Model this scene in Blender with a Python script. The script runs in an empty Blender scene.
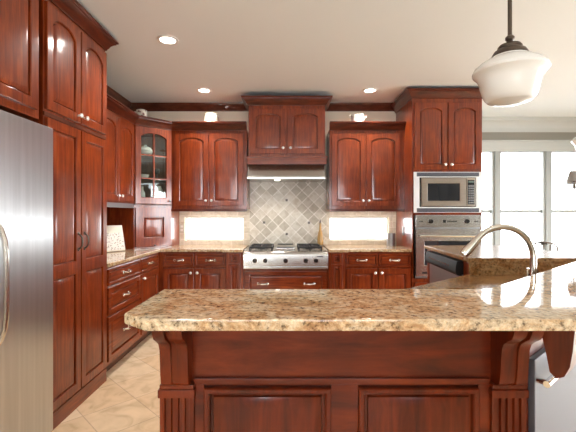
import bpy, bmesh, math, random
from mathutils import Matrix, Vector
random.seed(7)
S = bpy.context.scene
COL = S.collection
R = math.radians
# ------------------------------------------------------------------ camera
CZ = 1.30
cam_d = bpy.data.cameras.new('camera'); cam = bpy.data.objects.new('camera', cam_d); COL.objects.link(cam)
cam.location = (0, 0, CZ); cam.rotation_euler = (R(90), 0, 0)
cam_d.sensor_width = 36; cam_d.lens = 385 / 576 * 36
cam_d.shift_x = 1 / 576; cam_d.shift_y = -2 / 576
cam_d.clip_start = .02
S.camera = cam
# ------------------------------------------------------------------ light and exposure
S.view_settings.view_transform = 'Standard'; S.view_settings.look = 'None'
S.view_settings.exposure = 0.97; S.view_settings.gamma = 1.0; S.view_settings.use_curve_mapping = False
S.cycles.use_denoising = True
S.cycles.max_bounces = 10; S.cycles.diffuse_bounces = 6; S.cycles.glossy_bounces = 5; S.cycles.transparent_max_bounces = 16
S.cycles.sample_clamp_indirect = 6.0
S.cycles.caustics_reflective = False; S.cycles.caustics_refractive = False
W = bpy.data.worlds.new('overcast_sky'); S.world = W; W.use_nodes = True
bg = W.node_tree.nodes['Background']
bg.inputs[1].default_value = 5.0
_n, _l = W.node_tree.nodes, W.node_tree.links
_tc = _n.new('ShaderNodeTexCoord'); _sx = _n.new('ShaderNodeSeparateXYZ'); _l.new(_tc.outputs['Generated'], _sx.inputs[0])
_mr = _n.new('ShaderNodeMapRange'); _mr.inputs[1].default_value = -.35; _mr.inputs[2].default_value = -.08; _l.new(_sx.outputs[2], _mr.inputs[0])
_cr = _n.new('ShaderNodeValToRGB'); _cr.color_ramp.elements[0].color = (.12, .125, .13, 1); _cr.color_ramp.elements[1].color = (.93, .97, 1, 1)
_l.new(_mr.outputs[0], _cr.inputs[0]); _l.new(_cr.outputs[0], bg.inputs[0])
_mx = _n.new('ShaderNodeMapRange'); _mx.inputs[1].default_value = .55; _mx.inputs[2].default_value = .95; _mx.inputs[3].default_value = 5.0; _mx.inputs[4].default_value = 10.0
_l.new(_sx.outputs[0], _mx.inputs[0]); _l.new(_mx.outputs[0], bg.inputs[1])

def area(name, loc, rot, sx, sy, power, col=(1, 1, 1), spread=180):
    l = bpy.data.lights.new(name, 'AREA'); l.shape = 'RECTANGLE'; l.size = sx; l.size_y = sy
    l.energy = power; l.color = col; l.spread = R(spread)
    o = bpy.data.objects.new(name, l); COL.objects.link(o); o.location = loc; o.rotation_euler = rot
    return o
def spot(name, loc, power, col=(1, .86, .68), ang=150, blend=.8, size=.06):
    l = bpy.data.lights.new(name, 'SPOT'); l.energy = power; l.color = col
    l.spot_size = R(ang); l.spot_blend = blend; l.shadow_soft_size = size
    o = bpy.data.objects.new(name, l); COL.objects.link(o); o.location = loc
    return o
DAY = (.88, .95, 1)
# daylight entering by the nook and right windows, plus an added rear fill
area('daylight_nook', (3.42, 5.95, 1.9), (R(-70), 0, 0), 2.3, 1.4, 10, DAY)
area('daylight_right', (5.25, 2.1, 1.2), (0, R(75), 0), 2.0, 3.0, 60, DAY)
area('daylight_rear', (.0, -4.1, 1.0), (R(146), 0, 0), 3.2, 1.4, 170, (.84, .93, 1))  # unseen fill added behind the camera, tilted up to brighten the ceiling
WARM = (1, .97, .92)
LAMPS = [(-.95, 3.07), (-.93, 4.32), (.93, 4.32)]
FILL_SPOTS = [(-.55, 1.0), (1.2, .2), (-.6, -1.2), (1.3, -1.6)]
CEIL = 2.69
for x, y in LAMPS: spot('recessed_lamp', (x, y, CEIL - .02), 42, WARM)
for x, y in FILL_SPOTS: spot('recessed_lamp', (x, y, CEIL - .02), 10, WARM)  # unseen fill spots added for even light, no fixtures modelled here
for nm, x0, x1 in (('under_cabinet_lamp', -1.30, -.52), ('under_cabinet_lamp', .53, 1.33)):
    area(nm, ((x0 + x1) / 2, 4.66, 1.352), (0, 0, 0), x1 - x0, .05, 1.2, (1, .92, .80))
spot('hood_lamp', (-.112, 4.52, 1.69), 6, (1, .92, .80), 130)

# ------------------------------------------------------------------ materials
def new_mat(name):
    m = bpy.data.materials.new(name); m.use_nodes = True
    n = m.node_tree.nodes; return m, n, m.node_tree.links, n['Principled BSDF']
def pm(name, col, rough=.5, metal=0., coat=0., **k):
    m, n, l, p = new_mat(name)
    p.inputs['Base Color'].default_value = (*col, 1); p.inputs['Roughness'].default_value = rough
    p.inputs['Metallic'].default_value = metal; p.inputs['Coat Weight'].default_value = coat
    p.inputs['Coat Roughness'].default_value = .08
    for a, b in k.items(): p.inputs[a.replace('_', ' ')].default_value = b
    return m
def node(n, t, **k):
    x = n.new(t)
    for a, b in k.items(): setattr(x, a, b)
    return x
def ramp(n, stops):
    r = n.new('ShaderNodeValToRGB'); e = r.color_ramp.elements
    while len(e) < len(stops): e.new(.5)
    for i, (p, c) in enumerate(stops): e[i].position = p; e[i].color = (*c, 1)
    return r
def mixc(n, l, fac, a, b, mode='MIX'):
    m = n.new('ShaderNodeMix'); m.data_type = 'RGBA'; m.blend_type = mode
    for s, v in ((m.inputs[0], fac), (m.inputs[6], a), (m.inputs[7], b)):
        if isinstance(v, (int, float)): s.default_value = v
        elif isinstance(v, tuple): s.default_value = (*v, 1)
        else: l.new(v, s)
    return m.outputs[2]
def wood(name, scale, dark, mid, light, rough=.36, coat=.8):
    m, n, l, p = new_mat(name)
    tc = n.new('ShaderNodeTexCoord')
    mp = n.new('ShaderNodeMapping'); mp.inputs['Scale'].default_value = scale; l.new(tc.outputs['Object'], mp.inputs[0])
    ns = n.new('ShaderNodeTexNoise'); ns.inputs['Scale'].default_value = 3; ns.inputs['Detail'].default_value = 7
    ns.inputs['Roughness'].default_value = .62; ns.inputs['Distortion'].default_value = .7; l.new(mp.outputs[0], ns.inputs[0])
    r = ramp(n, [(.3, dark), (.5, mid), (.72, light)]); l.new(ns.outputs[0], r.inputs[0])
    n2 = n.new('ShaderNodeTexNoise'); n2.inputs['Scale'].default_value = 5; n2.inputs['Detail'].default_value = 3; l.new(tc.outputs['Object'], n2.inputs[0])
    r2 = ramp(n, [(.32, (.66, .60, .58)), (.68, (1.15, 1.14, 1.1))]); l.new(n2.outputs[0], r2.inputs[0])
    l.new(mixc(n, l, .8, r.outputs[0], r2.outputs[0], 'MULTIPLY'), p.inputs['Base Color'])
    p.inputs['Roughness'].default_value = rough; p.inputs['Coat Weight'].default_value = coat; p.inputs['Coat Roughness'].default_value = .12
    p.inputs['Specular IOR Level'].default_value = .2
    b = n.new('ShaderNodeBump'); b.inputs['Strength'].default_value = .05; b.inputs['Distance'].default_value = .004
    l.new(ns.outputs[0], b.inputs['Height']); l.new(b.outputs[0], p.inputs['Normal'])
    return m
CD, CM, CL = (.10, .013, .0025), (.20, .030, .005), (.31, .060, .009)
WV = wood('cherry_vertical', (16, 16, 1.1), CD, CM, CL)
WH = wood('cherry_horizontal', (1.1, 16, 16), CD, CM, CL)
WC = wood('cherry_crown', (1.5, 1.5, 9), (.05, .008, .003), (.10, .016, .005), (.16, .028, .008), .36, .4)
WD = wood('dark_trim_wood', (2, 2, 9), (.06, .016, .008), (.10, .027, .013), (.14, .038, .018))
WI = wood('cherry_island', (.9, 9, 6), (.055, .006, .001), (.12, .015, .0025), (.19, .029, .005), .32, .2)
WIV = wood('cherry_island_vertical', (9, 9, .8), (.055, .006, .001), (.11, .014, .0025), (.17, .026, .005), .32, .2)
WB = wood('interior_wood', (9, 9, .8), (.12, .035, .014), (.22, .07, .026), (.30, .10, .04), .4, .2)

def granite(name, bright=1.0, rough=.05, tint=(1, 1, 1)):
    m, n, l, p = new_mat(name)
    tc = n.new('ShaderNodeTexCoord')
    mp = n.new('ShaderNodeMapping'); mp.inputs['Scale'].default_value = (1.2, 1.7, 1.5); mp.inputs['Rotation'].default_value = (0, 0, R(14)); l.new(tc.outputs['Object'], mp.inputs[0])
    a = n.new('ShaderNodeTexNoise'); a.inputs['Scale'].default_value = 6.5; a.inputs['Detail'].default_value = 12; a.inputs['Roughness'].default_value = .78; a.inputs['Distortion'].default_value = 1.3
    l.new(mp.outputs[0], a.inputs[0])
    k = bright
    ra = ramp(n, [(.30, (.16 * k, .085 * k, .045 * k)), (.40, (.38 * k, .22 * k, .12 * k)), (.48, (.54 * k, .37 * k, .23 * k)), (.57, (.64 * k, .55 * k, .44 * k)), (.70, (.46 * k, .28 * k, .15 * k))])
    l.new(a.outputs[0], ra.inputs[0])
    b = n.new('ShaderNodeTexNoise'); b.inputs['Scale'].default_value = 70; b.inputs['Detail'].default_value = 6; b.inputs['Roughness'].default_value = .7; l.new(tc.outputs['Object'], b.inputs[0])
    rb = ramp(n, [(.36, (.10, .07, .05)), (.47, (.85, .82, .78)), (.56, (1, 1, 1)), (.66, (1.4, 1.38, 1.32))]); l.new(b.outputs[0], rb.inputs[0])
    c1 = mixc(n, l, .85, ra.outputs[0], rb.outputs[0], 'MULTIPLY')
    v = n.new('ShaderNodeTexVoronoi'); v.inputs['Scale'].default_value = 60; l.new(tc.outputs['Object'], v.inputs[0])
    rv = ramp(n, [(.10, (1, 1, 1)), (.2, (0, 0, 0))]); l.new(v.outputs['Distance'], rv.inputs[0])
    n3 = n.new('ShaderNodeTexNoise'); n3.inputs['Scale'].default_value = 9; n3.inputs['Detail'].default_value = 3; l.new(tc.outputs['Object'], n3.inputs[0])
    r3 = ramp(n, [(.48, (0, 0, 0)), (.62, (.8, .8, .8))]); l.new(n3.outputs[0], r3.inputs[0])
    f = mixc(n, l, 1., rv.outputs[0], r3.outputs[0], 'MULTIPLY')
    l.new(mixc(n, l, 1., mixc(n, l, f, c1, (.05, .035, .028)), tint, 'MULTIPLY'), p.inputs['Base Color'])
    p.inputs['Roughness'].default_value = rough; p.inputs['Specular IOR Level'].default_value = .6
    return m
GR = granite('granite_beige', 1.0, .05, (1, .945, .85))
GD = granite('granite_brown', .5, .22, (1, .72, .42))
def steel(name, col, rough, scale, bump=.03):
    m, n, l, p = new_mat(name)
    tc = n.new('ShaderNodeTexCoord'); mp = n.new('ShaderNodeMapping'); mp.inputs['Scale'].default_value = scale; l.new(tc.outputs['Object'], mp.inputs[0])
    a = n.new('ShaderNodeTexNoise'); a.inputs['Scale'].default_value = 6; a.inputs['Detail'].default_value = 5; l.new(mp.outputs[0], a.inputs[0])
    r = ramp(n, [(.3, tuple(c * .91 for c in col)), (.7, tuple(min(1, c * 1.08) for c in col))]); l.new(a.outputs[0], r.inputs[0])
    l.new(r.outputs[0], p.inputs['Base Color']); p.inputs['Metallic'].default_value = 1; p.inputs['Roughness'].default_value = rough
    b = n.new('ShaderNodeBump'); b.inputs['Strength'].default_value = bump; b.inputs['Distance'].default_value = .002
    l.new(a.outputs[0], b.inputs['Height']); l.new(b.outputs[0], p.inputs['Normal'])
    return m
SS = steel('brushed_steel', (.56, .54, .51), .26, (1, 40, 40))
SF = steel('fridge_steel', (.56, .57, .58), .31, (6, 6, .2), 0)
def brushed(m, rot=0., an=.7):
    n, l = m.node_tree.nodes, m.node_tree.links; p = n['Principled BSDF']
    t = n.new('ShaderNodeVectorTransform'); t.vector_type = 'VECTOR'; t.convert_from = 'OBJECT'; t.convert_to = 'WORLD'
    t.inputs[0].default_value = (1, 0, 0); l.new(t.outputs[0], p.inputs['Tangent'])
    p.inputs['Anisotropic'].default_value = an; p.inputs['Anisotropic Rotation'].default_value = rot
brushed(SF, 0.)
SB = steel('bronze_steel', (.48, .41, .34), .3, (1, 40, 40))
SG = pm('grey_steel', (.36, .365, .38), .38, .9)
AP = pm('appliance_steel', (.085, .085, .10), .45, .5)
CH = pm('chrome', (.78, .77, .75), .12, 1)
NI = pm('brushed_nickel', (.70, .66, .60), .22, 1)
KN = pm('satin_nickel_knob', (.88, .85, .80), .25, .5)
BR = pm('dark_bronze', (.10, .075, .06), .35, .8)
IR = pm('cast_iron', (.025, .025, .028), .5, .2)
BK = pm('black_plastic', (.012, .012, .014), .25, 0, .3)
BP = pm('matte_black_panel', (.012, .012, .013), .55, 0, 0, Specular_IOR_Level=.25)
DG = pm('dark_glass', (.02, .022, .026), .05, 0, .6)
WHT = pm('white_paint', (.80, .79, .76), .45)
CEI = pm('ceiling_paint', (.80, .835, .84), .7)
WAL = pm('cream_wall_paint', (.80, .74, .60), .7)
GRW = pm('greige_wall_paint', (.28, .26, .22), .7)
TRW = pm('white_trim_paint', (.50, .51, .49), .4)
FRM = pm('window_frame_paint', (.33, .345, .33), .4)  # white frame paint darkened so its colour carries the backlit shade
OPAL = pm('opal_glass', (.76, .75, .74), .22, 0, .4)
POR = pm('white_porcelain', (.86, .84, .80), .2, 0, .4)
CRM = pm('cream_ceramic', (.58, .54, .45), .4)
def emit(name, col, s):
    m, n, l, p = new_mat(name); p.inputs['Base Color'].default_value = (*col, 1)
    p.inputs['Emission Color'].default_value = (*col, 1); p.inputs['Emission Strength'].default_value = s; return m
LENS = emit('lamp_lens', (1, .93, .82), 6)
def glass(name, tint=(1, 1, 1), refl=.10):
    m, n, l, p = new_mat(name); n.remove(p)
    t = n.new('ShaderNodeBsdfTransparent'); t.inputs[0].default_value = (*tint, 1)
    g = n.new('ShaderNodeBsdfGlossy'); g.inputs['Roughness'].default_value = .02
    x = n.new('ShaderNodeMixShader'); x.inputs[0].default_value = refl
    l.new(t.outputs[0], x.inputs[1]); l.new(g.outputs[0], x.inputs[2]); l.new(x.outputs[0], n['Material Output'].inputs[0]); return m
GL = glass('window_glass', (1, 1, 1), .04)
GC = glass('cabinet_glass', (.86, .90, .88), .07)
def tile(name, size, rot, off, c1, c2, mortar, msize, rough, axes=None, bias=0., h=None):
    m, n, l, p = new_mat(name); tc = n.new('ShaderNodeTexCoord'); src = tc.outputs['Object']
    if axes == 'XZ':
        s = n.new('ShaderNodeSeparateXYZ'); c = n.new('ShaderNodeCombineXYZ'); l.new(src, s.inputs[0]); l.new(s.outputs[0], c.inputs[0]); l.new(s.outputs[2], c.inputs[1]); src = c.outputs[0]
    mp = n.new('ShaderNodeMapping'); mp.inputs['Rotation'].default_value = (0, 0, R(rot)); mp.inputs['Location'].default_value = (*off, 0); l.new(src, mp.inputs[0])
    b = n.new('ShaderNodeTexBrick'); b.offset = 0 if h is None else .5; b.squash = 1
    b.inputs['Scale'].default_value = 1; b.inputs['Brick Width'].default_value = size; b.inputs['Row Height'].default_value = h or size
    b.inputs['Mortar Size'].default_value = msize; b.inputs['Mortar Smooth'].default_value = .2; b.inputs['Bias'].default_value = bias
    b.inputs['Color1'].default_value = (*c1, 1); b.inputs['Color2'].default_value = (*c2, 1); b.inputs['Mortar'].default_value = (*mortar, 1)
    l.new(mp.outputs[0], b.inputs[0])
    a = n.new('ShaderNodeTexNoise'); a.inputs['Scale'].default_value = 7 if size > .2 else 14; a.inputs['Detail'].default_value = 7; a.inputs['Distortion'].default_value = 1.; l.new(src, a.inputs[0])
    r = ramp(n, [(.3, (.74, .66, .56)), (.5, (1, .97, .93)), (.7, (1.14, 1.12, 1.1))]); l.new(a.outputs[0], r.inputs[0])
    l.new(mixc(n, l, .7, b.outputs[0], r.outputs[0], 'MULTIPLY'), p.inputs['Base Color'])
    p.inputs['Roughness'].default_value = rough
    u = n.new('ShaderNodeBump'); u.inputs['Strength'].default_value = .35; u.inputs['Distance'].default_value = .004; u.invert = True
    l.new(b.outputs['Fac'], u.inputs['Height']); l.new(u.outputs[0], p.inputs['Normal'])
    return m
FLT = tile('beige_floor_tile', .34, -45, (-.143, -.30), (.78, .58, .37), (.84, .68, .48), (.62, .46, .32), .0035, .25)
TD = tile('diagonal_stone_tile', .106, 45, (.03, .02), (.78, .75, .68), (.50, .46, .38), (.88, .86, .82), .005, .4, 'XZ')
TS = tile('straight_stone_tile', .15, 0, (.02, .01), (.74, .69, .60), (.60, .54, .44), (.82, .78, .72), .003, .4, 'XZ', 0, .075)
ACC = pm('dark_accent_tile', (.07, .055, .045), .3)

# ------------------------------------------------------------------ mesh helpers
class MB:
    def __init__(s): s.bm = bmesh.new()
    def box(s, x0, x1, y0, y1, z0, z1, bev=0, M=None):
        b = s.bm if not bev else bmesh.new()
        vs = [b.verts.new(p) for p in ((x0, y0, z0), (x1, y0, z0), (x1, y1, z0), (x0, y1, z0), (x0, y0, z1), (x1, y0, z1), (x1, y1, z1), (x0, y1, z1))]
        for f in ((0, 3, 2, 1), (4, 5, 6, 7), (0, 1, 5, 4), (1, 2, 6, 5), (2, 3, 7, 6), (3, 0, 4, 7)): b.faces.new([vs[i] for i in f])
        if bev:
            bmesh.ops.bevel(b, geom=b.edges[:], offset=bev, segments=2, affect='EDGES', profile=.6)
            s.merge(b, M)
        elif M is not None: bmesh.ops.transform(s.bm, matrix=M, verts=vs)
        return s
    def merge(s, b, M=None):
        mp = {}
        for v in b.verts: mp[v] = s.bm.verts.new(M @ v.co if M is not None else v.co)
        for f in b.faces:
            try: s.bm.faces.new([mp[v] for v in f.verts])
            except ValueError: pass
        b.free()
    def loops(s, rings, cap0=False, cap1=False, closed=True):
        vv = [[s.bm.verts.new(p) for p in r] for r in rings]
        for a, b in zip(vv, vv[1:]):
            n = len(a)
            for i in range(n if closed else n - 1):
                j = (i + 1) % n
                q = [a[i], a[j], b[j], b[i]]
                s.bm.faces.new(q)
        if cap0: s.bm.faces.new(list(reversed(vv[0])))
        if cap1: s.bm.faces.new(vv[-1])
        return s
    def prism(s, poly, z0, z1, bev=0):
        b = bmesh.new()
        lo = [b.verts.new((x, y, z0)) for x, y in poly]; hi = [b.verts.new((x, y, z1)) for x, y in poly]
        n = len(poly); b.faces.new(list(reversed(lo))); b.faces.new(hi)
        for i in range(n): b.faces.new([lo[i], lo[(i + 1) % n], hi[(i + 1) % n], hi[i]])
        bmesh.ops.recalc_face_normals(b, faces=b.faces[:])
        if bev:
            es = [e for e in b.edges if abs(e.verts[0].co.z - e.verts[1].co.z) < 1e-6]
            bmesh.ops.bevel(b, geom=es, offset=bev, segments=2, affect='EDGES', profile=.5)
        s.merge(b); return s
    def prism_holed(s, poly, hole, z0, z1):
        b = s.bm
        for z, up in ((z0, 0), (z1, 1)):
            es = []
            for pl in (poly, hole):
                vs = [b.verts.new((x, y, z)) for x, y in pl]
                es += [b.edges.new((vs[i], vs[(i + 1) % len(vs)])) for i in range(len(vs))]
            bmesh.ops.triangle_fill(b, use_beauty=True, use_dissolve=False, edges=es)
        for pl in (poly, hole):
            n = len(pl)
            lo = [b.verts.new((x, y, z0)) for x, y in pl]; hi = [b.verts.new((x, y, z1)) for x, y in pl]
            for i in range(n): b.faces.new([lo[i], lo[(i + 1) % n], hi[(i + 1) % n], hi[i]])
        bmesh.ops.remove_doubles(b, verts=b.verts[:], dist=1e-5)
        bmesh.ops.recalc_face_normals(b, faces=b.faces[:])
        return s
    def extr_x(s, prof, x0, x1):     # profile of (y, z) points pushed along x
        s.loops([[(x0, y, z) for y, z in prof], [(x1, y, z) for y, z in prof]], True, True); return s
    def lathe(s, prof, c=(0, 0, 0), n=24, M=None):
        rings = []
        for r, z in prof:
            r = max(r, 1e-4)
            rings.append([Vector((r * math.cos(2 * math.pi * i / n), r * math.sin(2 * math.pi * i / n), z)) for i in range(n)])
        T = Matrix.Translation(c) @ (M if M is not None else Matrix())
        s.loops([[T @ p for p in r] for r in rings], True, True); return s
    def tube(s, pts, r, n=10, rads=None):
        pts = [Vector(p) for p in pts]; rings = []; up = None
        for i, p in enumerate(pts):
            d = (pts[min(i + 1, len(pts) - 1)] - pts[max(i - 1, 0)]).normalized()
            if up is None:
                up = Vector((0, 0, 1)) if abs(d.z) < .9 else Vector((1, 0, 0))
            a = d.cross(up).normalized(); u = a.cross(d).normalized(); up = u
            rr = rads[i] if rads else r
            rings.append([p + (a * math.cos(2 * math.pi * k / n) + u * math.sin(2 * math.pi * k / n)) * rr for k in range(n)])
        s.loops(rings, True, True); return s
    def panel(s, x0, x1, z0, z1, yb=0., t=.02, fl=.055, fr=.055, fb=.055, ft=.055, arch=0., raised=True, edge=.003, openfill=False, raise_w=.03):
        K = 14 if arch else 2
        def contour(i, y):
            L, Rr, B = x0 + fl + i, x1 - fr - i, z0 + fb + i
            Sp = z1 - ft - arch - i
            pts = [(L, B), (Rr, B)]
            for k in range(K + 1):
                q = 1 - 2 * k / K
                pts.append(((L + Rr) / 2 + q * (Rr - L) / 2, Sp + (arch * (1 - abs(q) ** 2.8) if arch else 0)))
            return [(x, y, z) for x, z in pts]
        def outer(i, y):
            pts = [(x0 + i, z0 + i), (x1 - i, z0 + i)]
            for k in range(K + 1):
                q = 1 - 2 * k / K
                pts.append(((x0 + x1) / 2 + q * ((x1 - x0) / 2 - i), z1 - i))
            return [(x, y, z) for x, z in pts]
        f = yb - t
        rings = [outer(0, yb), outer(0, f + edge), outer(edge, f), contour(0, f), contour(.004, f + .004)]
        if openfill:
            rings += [contour(.006, f + .012), contour(.006, yb)]; s.loops(rings + [outer(0, yb)])
        elif raised:
            rings += [contour(.005, f + .016), contour(.012, f + .016), contour(.014, f + .009), contour(.012 + raise_w, f + .001)]
            s.loops(rings, True, True)
        else:
            rings += [contour(.006, f + .010)]; s.loops(rings, True, True)
        return s
    def sweep(s, path, prof, z, cap=True, closed=False):
        P = [Vector((x, y)) for x, y in path]; ds = [(b - a).normalized() for a, b in zip(P, P[1:])]
        ns = [Vector((d.y, -d.x)) for d in ds]; rings = []
        for i, p in enumerate(P):
            if i == 0: m = ns[0]
            elif i == len(P) - 1: m = ns[-1]
            else: m = (ns[i - 1] + ns[i]) / (1 + ns[i - 1].dot(ns[i]))
            rings.append([(p.x + m.x * o, p.y + m.y * o, z + u) for o, u in prof])
        return rings
    def sweep_all(s, path, prof, z):
        s.loops(s.sweep(path, prof, z), True, True); return s
    def build(s, name, m, parent=None, world=False, smooth=True, loc=None):
        bm = s.bm
        bmesh.ops.recalc_face_normals(bm, faces=bm.faces[:])
        if world and parent is not None: bmesh.ops.transform(bm, matrix=MATS[parent.name].inverted(), verts=bm.verts[:])
        elif loc is not None and parent is None: bmesh.ops.transform(bm, matrix=Matrix.Translation(-Vector(loc)), verts=bm.verts[:])
        me = bpy.data.meshes.new(name); bm.to_mesh(me); bm.free()
        if smooth:
            me.polygons.foreach_set('use_smooth', [True] * len(me.polygons)); me.set_sharp_from_angle(angle=R(32))
        me.materials.append(m)
        o = bpy.data.objects.new(name, me); COL.objects.link(o)
        if smooth:
            wn = o.modifiers.new('weighted_normal', 'WEIGHTED_NORMAL'); wn.keep_sharp = True
        if parent is not None: o.parent = parent
        elif loc is not None: o.location = loc
        return o
MATS = {}
def thing(name, label, cat, loc=(0, 0, 0), rot=0, group=None):
    o = bpy.data.objects.new(name, None); COL.objects.link(o)
    o.location = loc; o.rotation_euler = (0, 0, R(rot)); o.empty_display_size = .1
    MATS[o.name] = Matrix.Translation(loc) @ Matrix.Rotation(R(rot), 4, 'Z')
    o['label'] = label; o['category'] = cat
    if group: o['group'] = group
    return o
def tag(o, label, cat, group=None):
    o['label'] = label; o['category'] = cat
    if group: o['group'] = group
    return o
def struct(o): o['kind'] = 'structure'; return o
def sub(name, mb, m, parent): 
    o = mb.build(name, m); o.parent = parent; return o
FRONT = Matrix.Rotation(R(90), 4, 'X')           # lathe axis +z -> -y (towards the front)
def knob_mb(x, z, y=-.02, r=.016):
    return MB().lathe([(r * .45, 0), (r * .4, .010), (r * .8, .014), (r, .020), (r * .9, .027), (r * .5, .031), (0, .032)], (x, y, z), 16, FRONT)
def pull_mb(x, z, w=.085, y=-.02, r=.0055, vert=False):
    m = MB(); n = 9; pts = []
    for i in range(n):
        q = -1 + 2 * i / (n - 1); d = .028 * (1 - abs(q) ** 3.5)
        pts.append((x, y - d, z + q * w / 2) if vert else (x + q * w / 2, y - d, z + .004 * q * q))
    m.tube(pts, r, 8, [r * (1.5 - .5 * abs(-1 + 2 * i / (n - 1))) if not vert else r for i in range(n)])
    for q in (-1, 1):
        c = (x, y, z + q * w / 2) if vert else (x + q * w / 2, y, z)
        m.lathe([(r * 2.2, 0), (r * 1.6, .005), (r, .007)], c, 10, FRONT)
    return m

CROWN = [(0, 0), (.010, 0), (.013, .012), (.022, .022), (.030, .040), (.048, .058), (.060, .064), (.062, .072), (.074, .078), (.074, .09), (0, .09)]
RAIL = [(0, 0), (.012, 0), (.016, .006), (.016, .03), (.008, .045), (0, .045)]

# ------------------------------------------------------------------ room shell
XL, YB, YN, XR, YR = -2.0, 4.86, 5.6, 5.0, -3.5
struct(MB().box(XL - .15, XR + .15, YR - .15, YN + .15, -.1, 0).build('floor', FLT))
struct(MB().box(XL - .15, XR + .15, YR - .15, YN + .15, CEIL, CEIL + .1).build('ceiling', CEI))
def wall_x(name, m, x0, x1, y0, y1, holes, z1=CEIL):     # wall running along x
    xs = sorted({x0, x1, *[h[0] for h in holes], *[h[1] for h in holes]}); zs = sorted({0, z1, *[h[2] for h in holes], *[h[3] for h in holes]})
    b = MB()
    for a, c in zip(xs, xs[1:]):
        for d, e in zip(zs, zs[1:]):
            if not any(h[0] <= a + 1e-5 and c <= h[1] + 1e-5 and h[2] <= d + 1e-5 and e <= h[3] + 1e-5 for h in holes): b.box(a, c, y0, y1, d, e)
    return b.build(name, m, smooth=False)
def wall_y(name, m, y0, y1, x0, x1, holes):
    ys = sorted({y0, y1, *[h[0] for h in holes], *[h[1] for h in holes]}); zs = sorted({0, CEIL, *[h[2] for h in holes], *[h[3] for h in holes]})
    b = MB()
    for a, c in zip(ys, ys[1:]):
        for d, e in zip(zs, zs[1:]):
            if not any(h[0] <= a + 1e-5 and c <= h[1] + 1e-5 and h[2] <= d + 1e-5 and e <= h[3] + 1e-5 for h in holes): b.box(x0, x1, a, c, d, e)
    return b.build(name, m, smooth=False)
WL = (-1.29, -.54, .965, 1.265); WR = (.53, 1.285, .965, 1.265)
struct(wall_x('wall_back', WAL, XL, 2.27, YB, YB + .15, [WL, WR]))
struct(wall_y('wall_left', WAL, YR, YB + .15, XL - .15, XL, []))
NW = [(2.37, 2.98), (3.11, 3.72), (3.85, 4.46)]
struct(wall_x('wall_nook', GRW, 2.15, XR, YN, YN + .15, [(NW[0][0] - .05, NW[-1][1] + .05, .45, 2.25)]))
struct(wall_y('wall_nook_side', GRW, YB + .15, YN, 2.15, 2.27, []))
RW = [(.6, 1.7, .12, 2.15), (1.95, 3.05, .12, 2.15), (3.3, 4.4, .12, 2.15)]
struct(wall_y('wall_right', GRW, YR, YN + .15, XR, XR + .15, RW))
BW = [(-1.6, -.05, 1.0, 2.3), (.05, 1.6, 1.0, 2.3)]  # unseen rear windows, added as the way in for the rear fill
struct(wall_x('wall_rear', GRW, XL, XR, YR - .15, YR, BW))
# stained wood crown at the ceiling over the cabinets
TP = [(0, -.095), (.010, -.095), (.014, -.08), (.03, -.055), (.05, -.03), (.058, -.012), (.06, 0), (0, 0)]
struct(MB().sweep_all([(XL, 3.0), (XL, YB), (1.375, YB)], TP, CEIL).build('trim_1', WD))
NP = [(0, -.20), (.012, -.20), (.014, -.15), (.02, -.14), (.03, -.10), (.06, -.06), (.085, -.04), (.09, -.02), (.10, -.015), (.10, 0), (0, 0)]
struct(MB().sweep_all([(2.27, YB + .15), (2.27, YN), (XR, YN), (XR, YR)], NP, CEIL).build('trim_2', TRW))
# nook windows: one head casing, mullion posts, three double-hung units
b = MB(); b.box(2.27, 4.62, YN - .025, YN, 2.21, 2.345, .004).box(2.27, 4.65, YN - .045, YN, 2.345, 2.37, .004).box(2.25 + .03, 4.65, YN - .05, YN, .40, .45, .004)
struct(b.build('trim_3', TRW))
for i, (a, c) in enumerate(NW):
    w = struct(thing('window_%d' % (i + 1), 'x', 'window', ((a + c) / 2, YN, .45))); del w['label']; del w['category']
    fr = MB(); y0, y1 = YN + .02, YN + .07
    fr.box(a - .05, a, y0 - .03, y1, .45, 2.25, .003).box(c, c + .05, y0 - .03, y1, .45, 2.25, .003).box(a, c, y0 - .03, y1, 2.20, 2.25, .003).box(a, c, y0 - .03, y1, .45, .50, .003)
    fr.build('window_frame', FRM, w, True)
    ms = MB().box(a, c, y0 + .005, y1 - .005, 1.318, 1.362, .003); ms.box((a + c) / 2 - .03, (a + c) / 2 + .03, y0 - .012, y0 + .005, 1.345, 1.362, .003)
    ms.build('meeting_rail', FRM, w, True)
    MB().box(a, c, y0 + .02, y0 + .026, .50, 1.318).box(a, c, y0 + .02, y0 + .026, 1.362, 2.20).build('glass_pane', GL, w, True)
for i, (a, c) in enumerate(zip([NW[0][1], NW[1][1]], [NW[1][0], NW[2][0]])):
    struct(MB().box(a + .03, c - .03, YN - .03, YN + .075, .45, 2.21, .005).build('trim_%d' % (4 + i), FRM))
for i, h in enumerate((WL, WR)):
    w = struct(thing('window_%d' % (4 + i), 'x', 'window', ((h[0] + h[1]) / 2, YB, h[2]))); del w['label']; del w['category']
    x0, x1, z0, z1 = h; fr = MB()
    for q in ((x0, x0 + .02, z0, z1), (x1 - .02, x1, z0, z1), (x0 + .02, x1 - .02, z1 - .02, z1), (x0 + .02, x1 - .02, z0, z0 + .02)):
        fr.box(q[0], q[1], YB + .03, YB + .08, q[2], q[3])
    fr.build('window_frame', WHT, w, True)
    MB().box(x0 + .02, x1 - .02, YB + .05, YB + .055, z0 + .02, z1 - .02).build('glass_pane', GL, w, True)
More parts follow.
